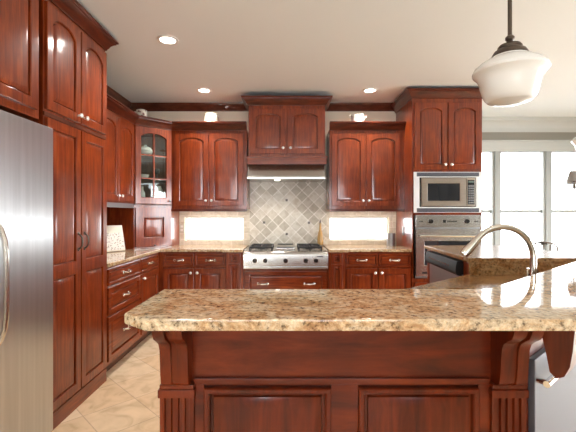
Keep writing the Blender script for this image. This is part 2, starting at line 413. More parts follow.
for i, (a, c, z0, z1) in enumerate(RW):
    w = struct(thing('window_%d' % (6 + i), 'x', 'window', (XR, (a + c) / 2, z0))); del w['label']; del w['category']
    fr = MB()
    for q in ((a, a + .06, z0, z1), (c - .06, c, z0, z1), (a + .06, c - .06, z1 - .06, z1), (a + .06, c - .06, z0, z0 + .1), ((a + c) / 2 - .03, (a + c) / 2 + .03, z0 + .1, z1 - .06)):
        fr.box(XR + .03, XR + .08, q[0], q[1], q[2], q[3])
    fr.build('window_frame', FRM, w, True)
    MB().box(XR + .05, XR + .055, a + .06, c - .06, z0 + .1, z1 - .06).build('glass_pane', GL, w, True)
for i, (a, c, z0, z1) in enumerate(BW):  # frames and panes of the added rear windows
    w = struct(thing('window_%d' % (9 + i), 'x', 'window', ((a + c) / 2, YR, z0))); del w['label']; del w['category']
    fr = MB()
    for q in ((a, a + .06, z0, z1), (c - .06, c, z0, z1), (a + .06, c - .06, z1 - .06, z1), (a + .06, c - .06, z0, z0 + .06), ((a + c) / 2 - .03, (a + c) / 2 + .03, z0 + .06, z1 - .06)):
        fr.box(q[0], q[1], YR - .08, YR - .03, q[2], q[3])
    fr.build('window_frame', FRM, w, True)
    MB().box(a + .06, c - .06, YR - .055, YR - .05, z0 + .06, z1 - .06).build('glass_pane', GL, w, True)

# tiled backsplash: straight tile at the sides, diagonal tile behind the range
BT = .008
bs = struct(thing('backsplash', 'x', 'x', (0, YB, .914))); del bs['label']; del bs['category']
def holed(mb, x0, x1, z0, z1, h):
    xs = sorted({x0, x1, *(h[:2] if h else ())}); zs = sorted({z0, z1, *(h[2:] if h else ())})
    for a, c in zip(xs, xs[1:]):
        for d, e in zip(zs, zs[1:]):
            if h and h[0] <= a + 1e-5 and c <= h[1] + 1e-5 and h[2] <= d + 1e-5 and e <= h[3] + 1e-5: continue
            mb.box(a, c, YB - BT, YB, d, e)
    return mb
m = MB(); holed(m, -1.355, -.47, .914, 1.36, WL); holed(m, .50, 1.375, .914, 1.36, WR); m.build('straight_tile', TS, bs, True, False)
m = MB(); holed(m, -.47, .50, .70, 1.87, None); m.build('diagonal_tile', TD, bs, True, False)
for px, pv in ((286.7, 200.2), (264, 222.5), (308.9, 222.7), (286.7, 234)):
    x, z = (px - 287) / 79.2, CZ - (pv - 214) / 79.2
    MB().box(x - .014, x + .014, YB - BT - .002, YB - BT, z - .014, z + .014).build('accent_tile', ACC, bs, True, False)
# wooden board on the left wall under the wall cabinets
struct(MB().box(XL, XL + .012, 3.0, 4.2, .914, 1.41).build('trim_6', WB))

# ------------------------------------------------------------------ cabinets
def cabinet(name, label, loc, rot, w, d, h, toe=False, cat='cabinet', group=None, mat=WV):
    c = thing(name, label, cat, loc, rot, group)
    MB().box(0, w, 0, d, .10 if toe else 0, h).build('carcass', mat, c, smooth=False)
    if toe: MB().box(0, w, .065, d, 0, .10).build('toe_kick', WD, c, smooth=False)
    return c
def door(c, x0, x1, z0, z1, knob=None, pull=None, name='door', **k):
    d = MB().panel(x0 + .002, x1 - .002, z0, z1, **k).build(name, WV, c)
    if knob: sub('knob', knob_mb(*knob), KN, d)
    if pull: sub('handle', pull_mb(pull[0], pull[1], .105, vert=True, r=.006), BR, d)
    return d
def drawer(c, x0, x1, z0, z1, hx=None, raised=True, hw=.085):
    k = dict(fl=.045, fr=.045, fb=.04, ft=.04, raise_w=.018) if raised else dict(fl=.014, fr=.014, fb=.014, ft=.014, raise_w=.003)
    d = MB().panel(x0 + .002, x1 - .002, z0, z1, **k)
    d = d.build('drawer', WH, c)
    for x in (hx or [(x0 + x1) / 2]): sub('handle', pull_mb(x, (z0 + z1) / 2, hw * 1.15, r=.007), NI, d)
    return d

# refrigerator
fr = thing('refrigerator', 'stainless steel side-by-side refrigerator beside the tall pantry', 'refrigerator', (-1.33, 1.285, 0), 90)
MB().box(0, .91, .07, .645, .02, 1.775, .004).build('body', SG, fr)
MB().box(.02, .89, .06, .12, 0, .06).build('base_grille', BK, fr)
for x0, x1, hx in ((.002, .41, .375), (.415, .908, .455)):
    d = MB().box(x0, x1, 0, .065, .07, 1.787, .008).build('door', SF, fr)
    h = MB(); pts = []
    for i in range(13):
        q = -1 + 2 * i / 12; pts.append((hx, .0 - .062 * (1 - abs(q) ** 5), .98 + q * .30))
    h.tube(pts, .012, 10); sub('handle', h, NI, d)
# cabinet over the refrigerator
c = cabinet('over_fridge_cabinet', 'short cherry wall cabinet directly above the refrigerator', (-1.418, 1.27, 1.84), 90, .93, .582, .74)
door(c, .01, .455, .045, .69, (.425, .09)); door(c, .46, .895, .045, .69, (.49, .09))
MB().sweep_all([(-1.418, 1.27), (-1.418, 2.2)], CROWN, 2.575).build('crown_molding', WC, c, True)
# pantry
c = cabinet('pantry_cabinet', 'tall cherry pantry cabinet between refrigerator and drawers', (-1.418, 2.235, 0), 90, .765, .582, 2.58)
MB().box(.0, .765, -.012, 0, 0, .10, .003).build('base_board', WH, c)
MB().box(.0, .765, -.010, 0, 1.875, 1.90, .003).build('mid_rail', WD, c)
for x0, x1, kx in ((.012, .380, .345), (.388, .755, .423)):
    door(c, x0, x1, 1.915, 2.545, (kx, 1.96), arch=.044)
    d = MB().panel(x0 + .002, x1 - .002, .115, .945, ft=.04, edge=.0005).panel(x0 + .002, x1 - .002, .945, 1.865, fb=.04, edge=.0005).build('door', WV, c)
    sub('handle', pull_mb(kx, 1.115, .105, vert=True, r=.006), BR, d)
MB().sweep_all([(-1.418, 2.2), (-1.418, 3.0), (-2.0, 3.0)], CROWN, 2.575).build('crown_molding', WC, c, True)
# left wall cabinet
UP = [(-1.67, 3.0), (-1.67, 4.2), (-1.355, 4.515), (-.47, 4.515)]
rings = MB().sweep(UP, CROWN, 2.28)
def crown_seg(i, par): MB().loops([rings[i], rings[i + 1]], True, True).build('crown_molding', WC, par, True)
c = cabinet('wall_cabinet', 'cherry wall cabinet on the left wall past the pantry', (-1.67, 3.0, 1.41), 90, 1.2, .33, .88, group=None)
for i in range(3):
    x0 = .012 + i * .386
    door(c, x0, x0 + .383, .02, .835, ((x0 + .35) if i != 2 else x0 + .035, .07), arch=.044)
crown_seg(0, c); MB().box(0, 1.19, -.002, .016, -.045, 0).build('light_rail', SG, c)['label'] = 'pale grey light rail under the cabinet'
# corner cabinets: footprint
P1, P2 = Vector((-1.67, 4.2)), Vector((-1.355, 4.515))
FOOT = [(-1.67, 4.2), (-1.355, 4.515), (-1.355, YB), (XL, YB), (XL, 4.2)]
cw = (P2 - P1).length
def corner_shell(mb, z0, z1, t=.018):
    ins = [(-1.67, 4.2), (-1.67 - .0, 4.2 + t), (XL + t, 4.2 + t), (XL, 4.2)]
    mb.box(XL, -1.67, 4.2, 4.2 + t, z0, z1).box(XL, XL + t, 4.2 + t, YB, z0, z1).box(XL + t, -1.355, YB - t, YB, z0, z1).box(-1.355 - t, -1.355, 4.515, YB - t, z0, z1)
    return mb
c = thing('corner_cabinet', 'diagonal corner cabinet with arched glass door over the appliance garage', 'cabinet', (-1.67, 4.2, 1.40), 45)
m = MB(); corner_shell(m, 1.40, 2.29); m.prism(FOOT, 1.40, 1.425).prism(FOOT, 2.27, 2.29)
m.build('carcass', WB, c, True, False)
m = MB().box(0, .02, 0, .018, 0, .89).box(cw - .02, cw, 0, .018, 0, .89).box(.02, cw - .02, 0, .018, .86, .89).box(.02, cw - .02, 0, .018, 0, .02)
m.build('face_frame', WV, c, smooth=False)
for z in (1.690, 1.952):
    MB().prism([(-1.66, 4.235), (-1.385, 4.51), (-1.385, YB - .02), (XL + .02, YB - .02), (XL + .02, 4.235)], z, z + .012).build('shelf', WB, c, True, False)
d = MB().panel(.008, cw - .008, .012, .868, arch=.044, openfill=True, fl=.062, fr=.062, fb=.07, ft=.06)
xc = cw / 2
d.box(xc - .008, xc + .008, -.018, -.002, .07, .815)
for z in (.297, .559): d.box(.06, cw - .06, -.018, -.002, z - .008, z + .008)
d = d.build('door', WV, c); sub('knob', knob_mb(cw - .038, .05, r=.011), BR, d)
sub('glass_pane', MB().box(.062, cw - .062, -.006, -.003, .07, .82), GC, d)
crown_seg(1, c)
g = thing('appliance_garage', 'diagonal appliance garage standing on the counter in the corner', 'cabinet', (-1.67, 4.2, .914), 45)
MB().prism(FOOT[:2] + [(-1.355, YB - BT), (XL + .012, YB - BT), (XL + .012, 4.2)], .914, 1.399).build('carcass', WV, g, True, False)
d = MB().panel(.012, cw - .012, .02, .455, fl=.09, fr=.09, fb=.10, ft=.10).build('door', WV, g); sub('knob', knob_mb(cw / 2, .035, r=.008), BR, d)
# back wall cabinets
c = cabinet('wall_cabinet', 'cherry wall cabinet between the corner cabinet and the hood', (-1.355, 4.515, 1.36), 0, .885, YB - 4.515, .93)
door(c, .04, .438, .035, .885, (.408, .095), arch=.044); door(c, .446, .845, .035, .885, (.476, .095), arch=.044)
crown_seg(2, c); MB().box(0, .885, -.012, .02, -.03, 0, .003).build('light_rail', WC, c)
c = cabinet('wall_cabinet', 'cherry wall cabinet between the hood and the oven tower', (.497, 4.515, 1.36), 0, .878, YB - 4.515, .93)
door(c, .025, .42, .035, .885, (.39, .095), arch=.044); door(c, .428, .825, .035, .885, (.458, .095), arch=.044)
MB().sweep_all([(.497, 4.515), (1.375, 4.515)], CROWN, 2.28).build('crown_molding', WC, c, True)
MB().box(0, .878, -.012, .02, -.03, 0, .003).build('light_rail', WC, c)
# hood cabinet
c = cabinet('hood_cabinet', 'short cherry cabinet above the stainless range hood', (-.44, 4.40, 1.955), 0, .875, YB - 4.40, .59)
door(c, .02, .43, .03, .545, (.395, .095), arch=.04, fl=.06, fr=.06); door(c, .445, .855, .03, .545, (.48, .095), arch=.04, fl=.06, fr=.06)
MB().sweep_all([(-.44, YB), (-.44, 4.40), (.435, 4.40), (.435, YB)], [(o * 1.05, u) for o, u in CROWN], 2.54).build('crown_molding', WC, c, True)
MB().box(-.012, .887, -.03, YB - 4.40, -.09, 0, .004).box(-.022, .897, -.042, .1, -.016, 0, .004).build('valance', WH, c)
h = thing('range_hood', 'stainless steel range hood over the cooktop', 'hood', (-.4575, 4.375, 1.70), 0)
MB().extr_x([(0, 0), (.0, .03), (.012, .05), (.07, .165), (YB - BT - 4.375, .165), (YB - BT - 4.375, 0)], .008, .89).build('canopy', SS, h)
MB().box(0, .898, -.012, .03, -.004, .026, .006).build('front_lip', SS, h)
for x in (.345,): MB().lathe([(.03, -.006), (.03, .0), (0, .0)], (x, .145, 0), 16).build('lamp_lens', LENS, h)
# base cabinets, left run
c = cabinet('drawer_cabinet', 'three-drawer cherry base cabinet beside the pantry', (-1.418, 3.0, 0), 90, .69, .56, .884, True)
drawer(c, .02, .68, .735, .862, raised=False); drawer(c, .02, .68, .50, .715); drawer(c, .02, .68, .135, .485)
c = cabinet('base_cabinet', 'cherry base cabinet with one drawer and door by the inner corner', (-1.418, 3.69, 0), 90, .56, .582, .884, True)
drawer(c, .01, .50, .735, .862, raised=False); door(c, .01, .50, .135, .715, (.045, .675))
# back run
BY = 4.25; BD = YB - BT - BY
c = cabinet('base_cabinet', 'cherry base cabinet left of the range below the left window', (-1.418, BY, 0), 0, .75, BD, .884, True)
drawer(c, .06, .392, .72, .862, raised=False, hw=.08); drawer(c, .405, .745, .72, .862, raised=False, hw=.08)
door(c, .06, .392, .135, .70, (.362, .655)); door(c, .405, .745, .135, .70, (.435, .655))
for nm, x0, w, lb in (('pullout_cabinet', -.667, .19, 'narrow cherry pull-out cabinet hugging the left of the range'), ('pullout_cabinet', .451, .183, 'narrow cherry pull-out cabinet hugging the right of the range')):
    c = cabinet(nm, lb, (x0, 4.20, 0), 0, w, YB - BT - 4.20, .884, True)
    d = MB().panel(.03, w - .03, .135, .755, fl=.03, fr=.03, fb=.04, ft=.02).panel(.03, w - .03, .76, .872, fl=.03, fr=.03, fb=.02, ft=.02).build('door', WV, c)
c = cabinet('range_base_cabinet', 'cherry base cabinet with one wide drawer under the range', (-.475, 4.22, 0), 0, .924, YB - BT - 4.22, .70, True)
drawer(c, .015, .91, .40, .675, hx=[.21, .72], hw=.09); drawer(c, .015, .91, .135, .38, hx=[.21, .72], hw=.09)
c = cabinet('base_cabinet', 'cherry base cabinet right of the range below the right window', (.636, BY, 0), 0, .738, BD, .884, True)
drawer(c, .012, .362, .72, .862, raised=False, hw=.08); drawer(c, .372, .725, .72, .862, raised=False, hw=.08)
door(c, .012, .362, .135, .70, (.332, .655)); door(c, .372, .725, .135, .70, (.402, .655))
# countertops on the walls
tag(MB().prism([(XL + .012, 3.0), (-1.39, 3.0), (-1.39, 4.222), (-.70, 4.222), (-.70, 4.172), (-.478, 4.172), (-.478, YB - BT), (XL + .012, YB - BT)], .884, .914, .004).build('countertop', GR, loc=(-1.7, 4.3, .884)), 'beige granite countertop wrapping the left wall to the range', 'countertop')
tag(MB().prism([(.452, 4.172), (.665, 4.172), (.665, 4.222), (1.374, 4.222), (1.374, YB - BT), (.452, YB - BT)], .884, .914, .004).build('countertop', GR, loc=(.9, 4.5, .884)), 'short beige granite countertop between range and oven tower', 'countertop')
# range top
r = thing('rangetop', 'stainless steel gas rangetop with five black knobs', 'cooktop', (-.0135, 4.18, .704), 0)
hw = .4605
MB().extr_x([(0, .0), (0, .15), (.012, .172), (.035, .185), (.075, .20), (.655, .20), (.655, 0)], -hw, hw).build('body', SS, r)
MB().box(-hw, hw, -.012, .01, .0, .026, .004).build('lower_lip', SS, r)
for px in (254.8, 265.2, 285.6, 305.8, 316):
    x = (px - 287) / 92.1 + .0135
    k = MB().lathe([(.024, 0), (.024, .004), (.017, .006), (.016, .026), (.014, .03), (0, .03)], (x, 0, .088), 18, FRONT).box(x - .004, x + .004, -.036, -.028, .074, .104).build('knob', BK, r)
    sub('bezel', MB().lathe([(.028, 0), (.028, .003), (0, .003)], (x, 0, .088), 18, FRONT), CH, k)
MB().box(.34, .405, -.003, 0, .128, .139, .001).build('badge', BK, r)
def grate(x0, x1):
    g = MB(); y0, y1, z = .09, .56, .232
    for x in (x0, (x0 + x1) / 2, x1): g.box(x - .006, x + .006, y0, y1, z - .016, z, .002)
    for y in (y0, (y0 + y1) / 2, y1): g.box(x0, x1, y - .006, y + .006, z - .016, z, .002)
    for yy in (y0 + .12, y1 - .12):
        for a in range(4):
            an = R(45 + 90 * a); cx = (x0 + x1) / 2
            g.tube([(cx + .03 * math.cos(an), yy + .03 * math.sin(an), z - .004), (cx + .10 * math.cos(an), yy + .10 * math.sin(an), z - .006)], .006, 6)
    for x in (x0, x1):
        for y in (y0, (y0 + y1) / 2, y1): g.box(x - .008, x + .008, y - .008, y + .008, .20, z)
    return g
for x0, x1 in ((-.40, -.155), (.145, .395)):
    grate(x0, x1).build('grate', IR, r)
    for yy in (.21, .44): MB().lathe([(.05, .20), (.05, .208), (.035, .212), (.035, .22), (0, .222)], ((x0 + x1) / 2, yy, 0), 20).build('burner', IR, r)
g = MB().box(-.115, .105, .08, .57, .20, .222, .004)
g.build('griddle_cover', SS, r); 
for y in (.086, .55): MB().box(-.10, .09, y, y + .015, .222, .232, .003).build('griddle_rail', IR, r)
# oven tower
OX, OY, OW = 1.375, 4.23, .767
c = thing('oven_tower_cabinet', 'tall cherry cabinet holding the microwave and wall oven', 'cabinet', (OX, OY, 0))
TDp = YB - OY
MB().box(0, .014, 0, TDp, 0, 2.58).box(OW - .014, OW, 0, TDp, 0, 2.58).box(.014, OW - .014, 0, TDp, 0, .59).box(.014, OW - .014, 0, TDp, 1.76, 2.58).box(.014, OW - .014, 0, TDp, 1.29, 1.313).box(.014, OW - .014, TDp - .02, TDp, .59, 1.76).build('carcass', WV, c, smooth=False)
door(c, .022, .381, 1.785, 2.52, (.350, 1.84), arch=.04); door(c, .389, .748, 1.785, 2.52, (.42, 1.84), arch=.04)
drawer(c, .022, .748, .14, .55, hx=[.2, .57])
MB().box(0, OW, -.012, 0, 0, .11, .003).build('base_board', WH, c)
MB().sweep_all([(OX, YB), (OX, OY), (OX + OW, OY), (OX + OW, YB)], CROWN, 2.57).build('crown_molding', WC, c, True)
mw = thing('microwave', 'built-in microwave with white trim frame above the wall oven', 'microwave', (OX + .384, OY, 1.315), 0)
W2 = .369
m = MB()
for q in ((-W2, -.31, .0, .445), (.31, W2, 0, .445), (-.31, .31, .0, .062), (-.31, .31, .385, .445)): m.box(q[0], q[1], -.022, 0, q[2], q[3], .002)
m.build('trim_frame', pm('white_enamel', (.80, .80, .80), .25), mw)
for z0 in (.008, .398):
    v = MB().box(-.34, .34, -.0235, -.02, z0 - .003, z0 + .041)
    for i in range(7): v.box(-.335 + i * .096, -.335 + i * .096 + .088, -.027, -.0225, z0, z0 + .038, .002)
    v.build('vent_grille', AP, mw)
MB().box(-.31, .31, .0, .40, .062, .385).build('body', SG, mw)
MB().box(-.31, .31, -.012, 0, .062, .385).build('surround', BK, mw)
d = MB().panel(-.29, .195, .07, .378, yb=-.012, t=.022, fl=.062, fr=.066, fb=.055, ft=.055, raised=False).build('door', SB, mw)
sub('window', MB().box(-.234, .125, -.029, -.02, .126, .322), DG, d)
cp = MB().box(.20, .292, -.034, -.012, .07, .378, .003).build('control_panel', SB, mw)
sub('keypad', MB().box(.21, .285, -.0365, -.033, .09, .355, .002), BK, cp)
sub('display', MB().box(.217, .278, -.038, -.036, .325, .345), pm('lcd', (.10, .14, .13), .2), cp)
ky = MB()
for i in range(8):
    for j in range(3): ky.box(.218 + j * .021, .218 + j * .021 + .016, -.0378, -.036, .10 + i * .026, .10 + i * .026 + .016)
sub('button', ky, pm('button_grey', (.22, .22, .23), .4), cp)
ov = thing('wall_oven', 'stainless steel wall oven below the microwave', 'oven', (OX + .384, OY, .60), 0)
W3 = .356
MB().box(-W3, W3, -.015, 0, 0, .69, .002).box(-.34, .34, 0, .52, .0, .68).build('body', SG, ov)
cp = MB().box(-W3, W3, -.04, -.015, .555, .685, .004).build('control_panel', SS, ov)
for x in (-.197, .197):
    k = MB().lathe([(.026, 0), (.023, .024), (.018, .028), (0, .028)], (x, -.04, .62), 18, FRONT).build('knob', BK, ov)
    sub('bezel', MB().lathe([(.035, 0), (.034, .004), (0, .004)], (x, -.04, .62), 18, FRONT), CH, k)
sub('display', MB().box(-.06, -.03, -.042, -.04, .605, .635), BK, cp)
m = MB()
for i in range(5): m.box(-.015 + i * .022, -.001 + i * .022, -.042, -.04, .612, .628)
sub('button', m, BK, cp)
for s_ in (-1, 1): sub('control_mark', MB().box(s_ * .30 - .02, s_ * .30 + .02, -.042, -.04, .616, .624), BK, cp)
d = MB().panel(-W3, W3, .02, .54, yb=-.015, t=.03, fl=.09, fr=.09, fb=.12, ft=.13, raised=False).build('door', SS, ov)
sub('window', MB().box(-.264, .264, -.038, -.034, .142, .408), DG, d)
hd = MB().tube([(-.32, -.085, .462), (.32, -.085, .462)], .012, 12)
for x in (-.29, .29): hd.tube([(x, -.044, .462), (x, -.085, .462)], .009, 8)
sub('handle', hd, NI, d)
sub('badge', MB().box(-.29, -.21, -.047, -.044, .05, .07), BK, d)

# ------------------------------------------------------------------ island
DX, DY = .754, .657; NX, NY = .657, -.754        # diagonal direction and its seating-side normal
def diag(t, o=0.): return (.599 + DX * t + NX * o, 1.158 + DY * t + NY * o)   # along the inner edge, outward
TA = math.tan(math.radians(41.1) / 2)
def bend(o): return (.599 + o * TA, 1.158 - o)
BARZ = 1.075; TH = .027; DE = .334
A = [(-.371, 1.158), (-.371, .879), (-.305, .824), bend(DE), diag(1.7, DE), diag(1.7, 0), (.599, 1.158)]
tag(MB().prism(A, BARZ - TH, BARZ, .005).build('bar_countertop', GR, loc=(.2, 1.0, BARZ - TH)), 'polished beige granite bar top nearest the camera', 'countertop')
isl = thing('island_base', 'cherry island base with raised panels, fluted pilasters and corbels', 'island', (0, 1.0, 0), 0)
o0, o1 = .02, .113
z1 = BARZ - TH
MB().prism([(-.335, 1.158 - o0), (-.335, 1.158 - o1), bend(o1), diag(1.68, o1), diag(1.68, o0), bend(o0)], 0, z1).build('knee_wall', WI, isl, True, False)
PF = 1.158 - o1      # panel face y = 1.045
fm = MB()
def prect(x0, x1, z0, z1_, y0=PF - .012, y1=PF): fm.box(x0, x1, y0, y1, z0, z1_, .002)
prect(-.25, .545, .842, .858)
prect(-.25, -.222, .08, .842); prect(.513, .545, .08, .842); prect(.118, .192, .08, .842)
fm.build('panel_frame', WI, isl, True)
for x0, x1 in ((-.222, .118), (.192, .513)):
    MB().panel(x0, x1, .12, .835, yb=PF, t=.022, fl=.012, fr=.012, fb=.012, ft=.012, raise_w=.03).build('raised_panel', WIV, isl, True)
def pilaster(T, z_top=.835, w=.09):
    m = MB(); hw_ = w / 2
    prof = [(-hw_, 0), (-hw_, -.022)]
    for i in range(4):
        cx = -hw_ + w * (i + 1) / 5
        prof += [(cx - .006, -.022), (cx - .004, -.015), (cx + .004, -.015), (cx + .006, -.022)]
    prof += [(hw_, -.022), (hw_, 0)]
    b = bmesh.new(); lo = [b.verts.new((x, y, .12)) for x, y in prof]; hi = [b.verts.new((x, y, z_top - .02)) for x, y in prof]
    b.faces.new(lo); b.faces.new(hi); n = len(prof)
    for i in range(n): b.faces.new([lo[i], lo[(i + 1) % n], hi[(i + 1) % n], hi[i]])
    m.merge(b, T)
    m.box(-hw_ - .004, hw_ + .004, -.03, 0, 0, .12, .003, T); m.box(-hw_ - .004, hw_ + .004, -.030, 0, z_top - .022, z_top, .003, T)
    m.box(-hw_, hw_, -.026, 0, z_top, z_top + .012, .002, T)
    return m
CP = [(0, 0), (-.118, 0), (-.118, -.016), (-.110, -.024), (-.107, -.040), (-.096, -.058), (-.076, -.070), (-.060, -.082), (-.052, -.100), (-.049, -.13), (-.046, -.165), (-.040, -.192), (-.03, -.2), (0, -.2)]
def corbel(T, w=.072, CPR=CP, mid=.86):
    m = MB(); hw_ = w / 2
    for a, c, k in ((-hw_, -hw_ * .22, 1), (-hw_ * .22, hw_ * .22, mid), (hw_ * .22, hw_, 1)):
        b = bmesh.new(); pr = [(y * k, z) for y, z in CPR]
        A_ = [b.verts.new((a, y, z1 + z)) for y, z in pr]; B_ = [b.verts.new((c, y, z1 + z)) for y, z in pr]
        b.faces.new(A_); b.faces.new(B_); n = len(pr)
        for i in range(n): b.faces.new([A_[i], A_[(i + 1) % n], B_[(i + 1) % n], B_[i]])
        m.merge(b, T)
    return m
T1 = Matrix.Translation((-.293, PF, 0)); T2 = Matrix.Translation((.590, PF, 0))
dp = diag(.105, o1)
dp = (bend(o1)[0] + DX * .062, bend(o1)[1] + DY * .062)
T3 = Matrix.Translation((dp[0], dp[1], 0)) @ Matrix.Rotation(math.atan2(DY, DX), 4, 'Z')
for T in (T1, T2):
    pilaster(T).build('pilaster', WIV, isl, True)
    corbel(T).build('corbel', WIV, isl, True)
corbel(T3, .085, [(0, 0), (-.112, 0), (-.110, -.05), (-.106, -.10), (-.100, -.14), (-.088, -.168), (-.070, -.178), (-.056, -.165), (-.048, -.12), (-.040, -.08), (0, -.065)], 1).build('corbel', WIV, isl, True)
# undercounter appliance on the diagonal side of the bar
T4 = Matrix.Translation((bend(o1)[0] + DX * .035, bend(o1)[1] + DY * .035, 0)) @ Matrix.Rotation(math.atan2(DY, DX), 4, 'Z')
ap = thing('undercounter_refrigerator', 'stainless steel undercounter appliance on the angled side of the island', 'refrigerator', T4.to_translation(), math.degrees(math.atan2(DY, DX)))
d = MB().box(0, .60, -.018, 0, .10, .90, .004).build('door', AP, ap)
MB().box(0, .60, -.018, 0, 0, .10).build('base_grille', BK, ap)
hd = MB().tube([(.0, -.045, .842), (.58, -.045, .842)], .009, 10)
for x in (.012, .55): hd.tube([(x, -.018, .842), (x, -.045, .842)], .007, 8)
sub('handle', hd, CH, d)
# lower sink counter and cabinets behind the bar
KE = .857
def kedge(y): return .574 + (y - 1.955) / KE
B = [(-.335, 1.14), (bend(.018)[0], 1.14), (diag(1.66, .018)[0], diag(1.66, .018)[1]), (1.93, 2.434), (kedge(2.434), 2.434), (kedge(1.755), 1.755), (-.335, 1.755)]
ang = math.atan2(DY, DX)
def rrect(cx, cy, w, d, r=.05):
    out = []
    for sx, sy, a0 in ((1, 1, 0), (-1, 1, 90), (-1, -1, 180), (1, -1, 270)):
        for k in range(5):
            a = R(a0 + 22.5 * k); x = sx * (w / 2 - r) + r * math.cos(a); y = sy * (d / 2 - r) + r * math.sin(a)
            out.append((cx + x * math.cos(ang) - y * math.sin(ang), cy + x * math.sin(ang) + y * math.cos(ang)))
    return out
SC = (.80, 1.72)
hole = rrect(*SC, .54, .36)
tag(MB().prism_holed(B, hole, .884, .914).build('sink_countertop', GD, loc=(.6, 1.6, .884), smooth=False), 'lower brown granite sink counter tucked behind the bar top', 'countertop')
sk = MB(); inn = rrect(*SC, .51, .33, .04)
o_ = rrect(*SC, .56, .38)
sk.loops([[(x, y, .883) for x, y in o_], [(x, y, .883) for x, y in inn], [(x, y, .70) for x, y in inn]], False, True)
tag(sk.build('sink', SS, loc=(SC[0], SC[1], .70)), 'stainless steel undermount sink below the gooseneck faucet', 'sink')
cb = [(x, y) for x, y in B]
lo = thing('sink_base_cabinet', 'cherry sink base cabinet on the kitchen side of the island', 'cabinet', (.5, 1.6, 0), 0)
BBs = [(-.33, 1.14), (bend(.018)[0], 1.14), diag(1.64, .018), (1.91, 2.43), (kedge(2.43) + .03, 2.43), (kedge(1.73) + .03, 1.73), (-.33, 1.73)]
m = MB(); n = len(BBs)
m.prism(BBs, .10, .60)
bb = bmesh.new(); l0 = [bb.verts.new((x, y, .60)) for x, y in BBs]; l1 = [bb.verts.new((x, y, .884)) for x, y in BBs]
for i in range(n): bb.faces.new([l0[i], l0[(i + 1) % n], l1[(i + 1) % n], l1[i]])
m.merge(bb); m.build('carcass', WV, lo, True, False)
MB().prism([(-.33, 1.20), (.58, 1.20), diag(1.64, .0), (1.91, 2.43), (kedge(2.43) + .1, 2.43), (kedge(1.66) + .06, 1.66), (-.33, 1.66)], 0, .10).build('toe_kick', WD, lo, True, False)
# raised end block with the dishwasher
FL = [(1.145, 2.436), (1.96, 2.436), (2.04, 3.42), (1.219, 3.42)]
tb = MB().prism(FL, .993, 1.0216, .003)
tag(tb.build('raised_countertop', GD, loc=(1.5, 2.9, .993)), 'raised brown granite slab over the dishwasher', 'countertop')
eb = thing('dishwasher_cabinet', 'raised end cabinet with brown granite riser behind the faucet', 'cabinet', (1.5, 2.9, 0), 0)
def lx(y, o=.02): return 1.145 + .0752 * (y - 2.436) + o
MB().prism([(lx(2.47), 2.46), (1.93, 2.46), (2.0, 3.39), (lx(3.39), 3.39), (lx(3.28), 3.28), (lx(3.28, .10), 3.28), (lx(2.56, .10), 2.56), (lx(2.56), 2.56)], 0, .993).build('carcass', WV, eb, True, False)
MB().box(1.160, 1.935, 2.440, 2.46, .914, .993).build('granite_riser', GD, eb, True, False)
dwa = math.degrees(math.atan2(.0752, 1.0))
dw = thing('dishwasher', 'stainless steel dishwasher with black control panel under the raised slab', 'dishwasher', (lx(3.275, .005), 3.275, .10), -90 - dwa)
DWW = .71
MB().box(0, DWW, 0, .075, 0, .80, .004).build('door', SG, dw)
cpn = MB().extr_x([(.0, .785), (-.022, .79), (-.034, .806), (-.036, .83), (-.026, .885), (.07, .885), (.07, .785)], 0, DWW).build('control_panel', BP, dw)
m = MB()
for i in range(9): m.box(.12 + i * .055, .145 + i * .055, -.0375, -.028, .838, .846)
sub('button', m, CH, cpn)
# faucet
f = thing('faucet', 'brushed nickel gooseneck kitchen faucet behind the bar top', 'faucet', (1.015, 1.585, .914), 0)
MB().lathe([(.028, 0), (.028, .008), (.021, .014), (.019, .10), (.017, .105), (0, .106)], (0, 0, 0), 20).build('base', NI, f)
pts = []
hx = -.128
pts.append((0, 0, .10)); pts.append((0, 0, .17))
for i in range(13):
    a = R(4 + 140 * i / 12)
    pts.append((hx + .128 * math.cos(a), 0, .205 + .128 * math.sin(a)))
lastp = Vector(pts[-1]); dirn = (lastp - Vector(pts[-2])).normalized()
MB().tube(pts, .0125, 12).build('spout', NI, f)
e = lastp + dirn * .085
MB().tube([lastp - dirn * .01, lastp + dirn * .02, e - dirn * .02, e], .016, 14, [.014, .016, .019, .017]).build('spray_head', NI, f)
MB().tube([(-.014, -.012, .07), (-.03, -.016, .09), (-.032, -.016, .165)], .007, 8, [.009, .008, .006]).build('lever', CH, f)

# ------------------------------------------------------------------ lamps
def pendant(x, y, label):
    p = thing('pendant_lamp', label, 'lamp', (x, y, 1.765), 0, None)
    MB().lathe([(.066, CEIL - 1.765), (.066, CEIL - 1.79), (.05, CEIL - 1.80), (0, CEIL - 1.80)], n=24).build('ceiling_canopy', BR, p)
    MB().lathe([(.0085, .27), (.0085, CEIL - 1.80)], n=12).build('rod', BR, p)
    MB().lathe([(.010, .30), (.018, .292), (.018, .282), (.012, .274), (.020, .264), (.042, .258), (.048, .250), (.048, .240), (.062, .232), (.070, .218), (.074, .208), (0, .208)], n=28).build('fitter', BR, p)
    MB().lathe([(.070, .215), (.074, .204), (.092, .196), (.120, .180), (.139, .163), (.147, .148), (.146, .139), (.137, .130), (.127, .118), (.120, .100), (.115, .080), (.109, .055), (.099, .032), (.088, .020), (.078, .016), (.06, .012), (.035, .004), (0, 0)], n=40).build('shade', OPAL, p)
pendant(.955, 1.65, 'opal schoolhouse pendant lamp hanging above the island')
pendant(2.52, 3.17, 'opal pendant lamp cut off by the picture edge before the window')
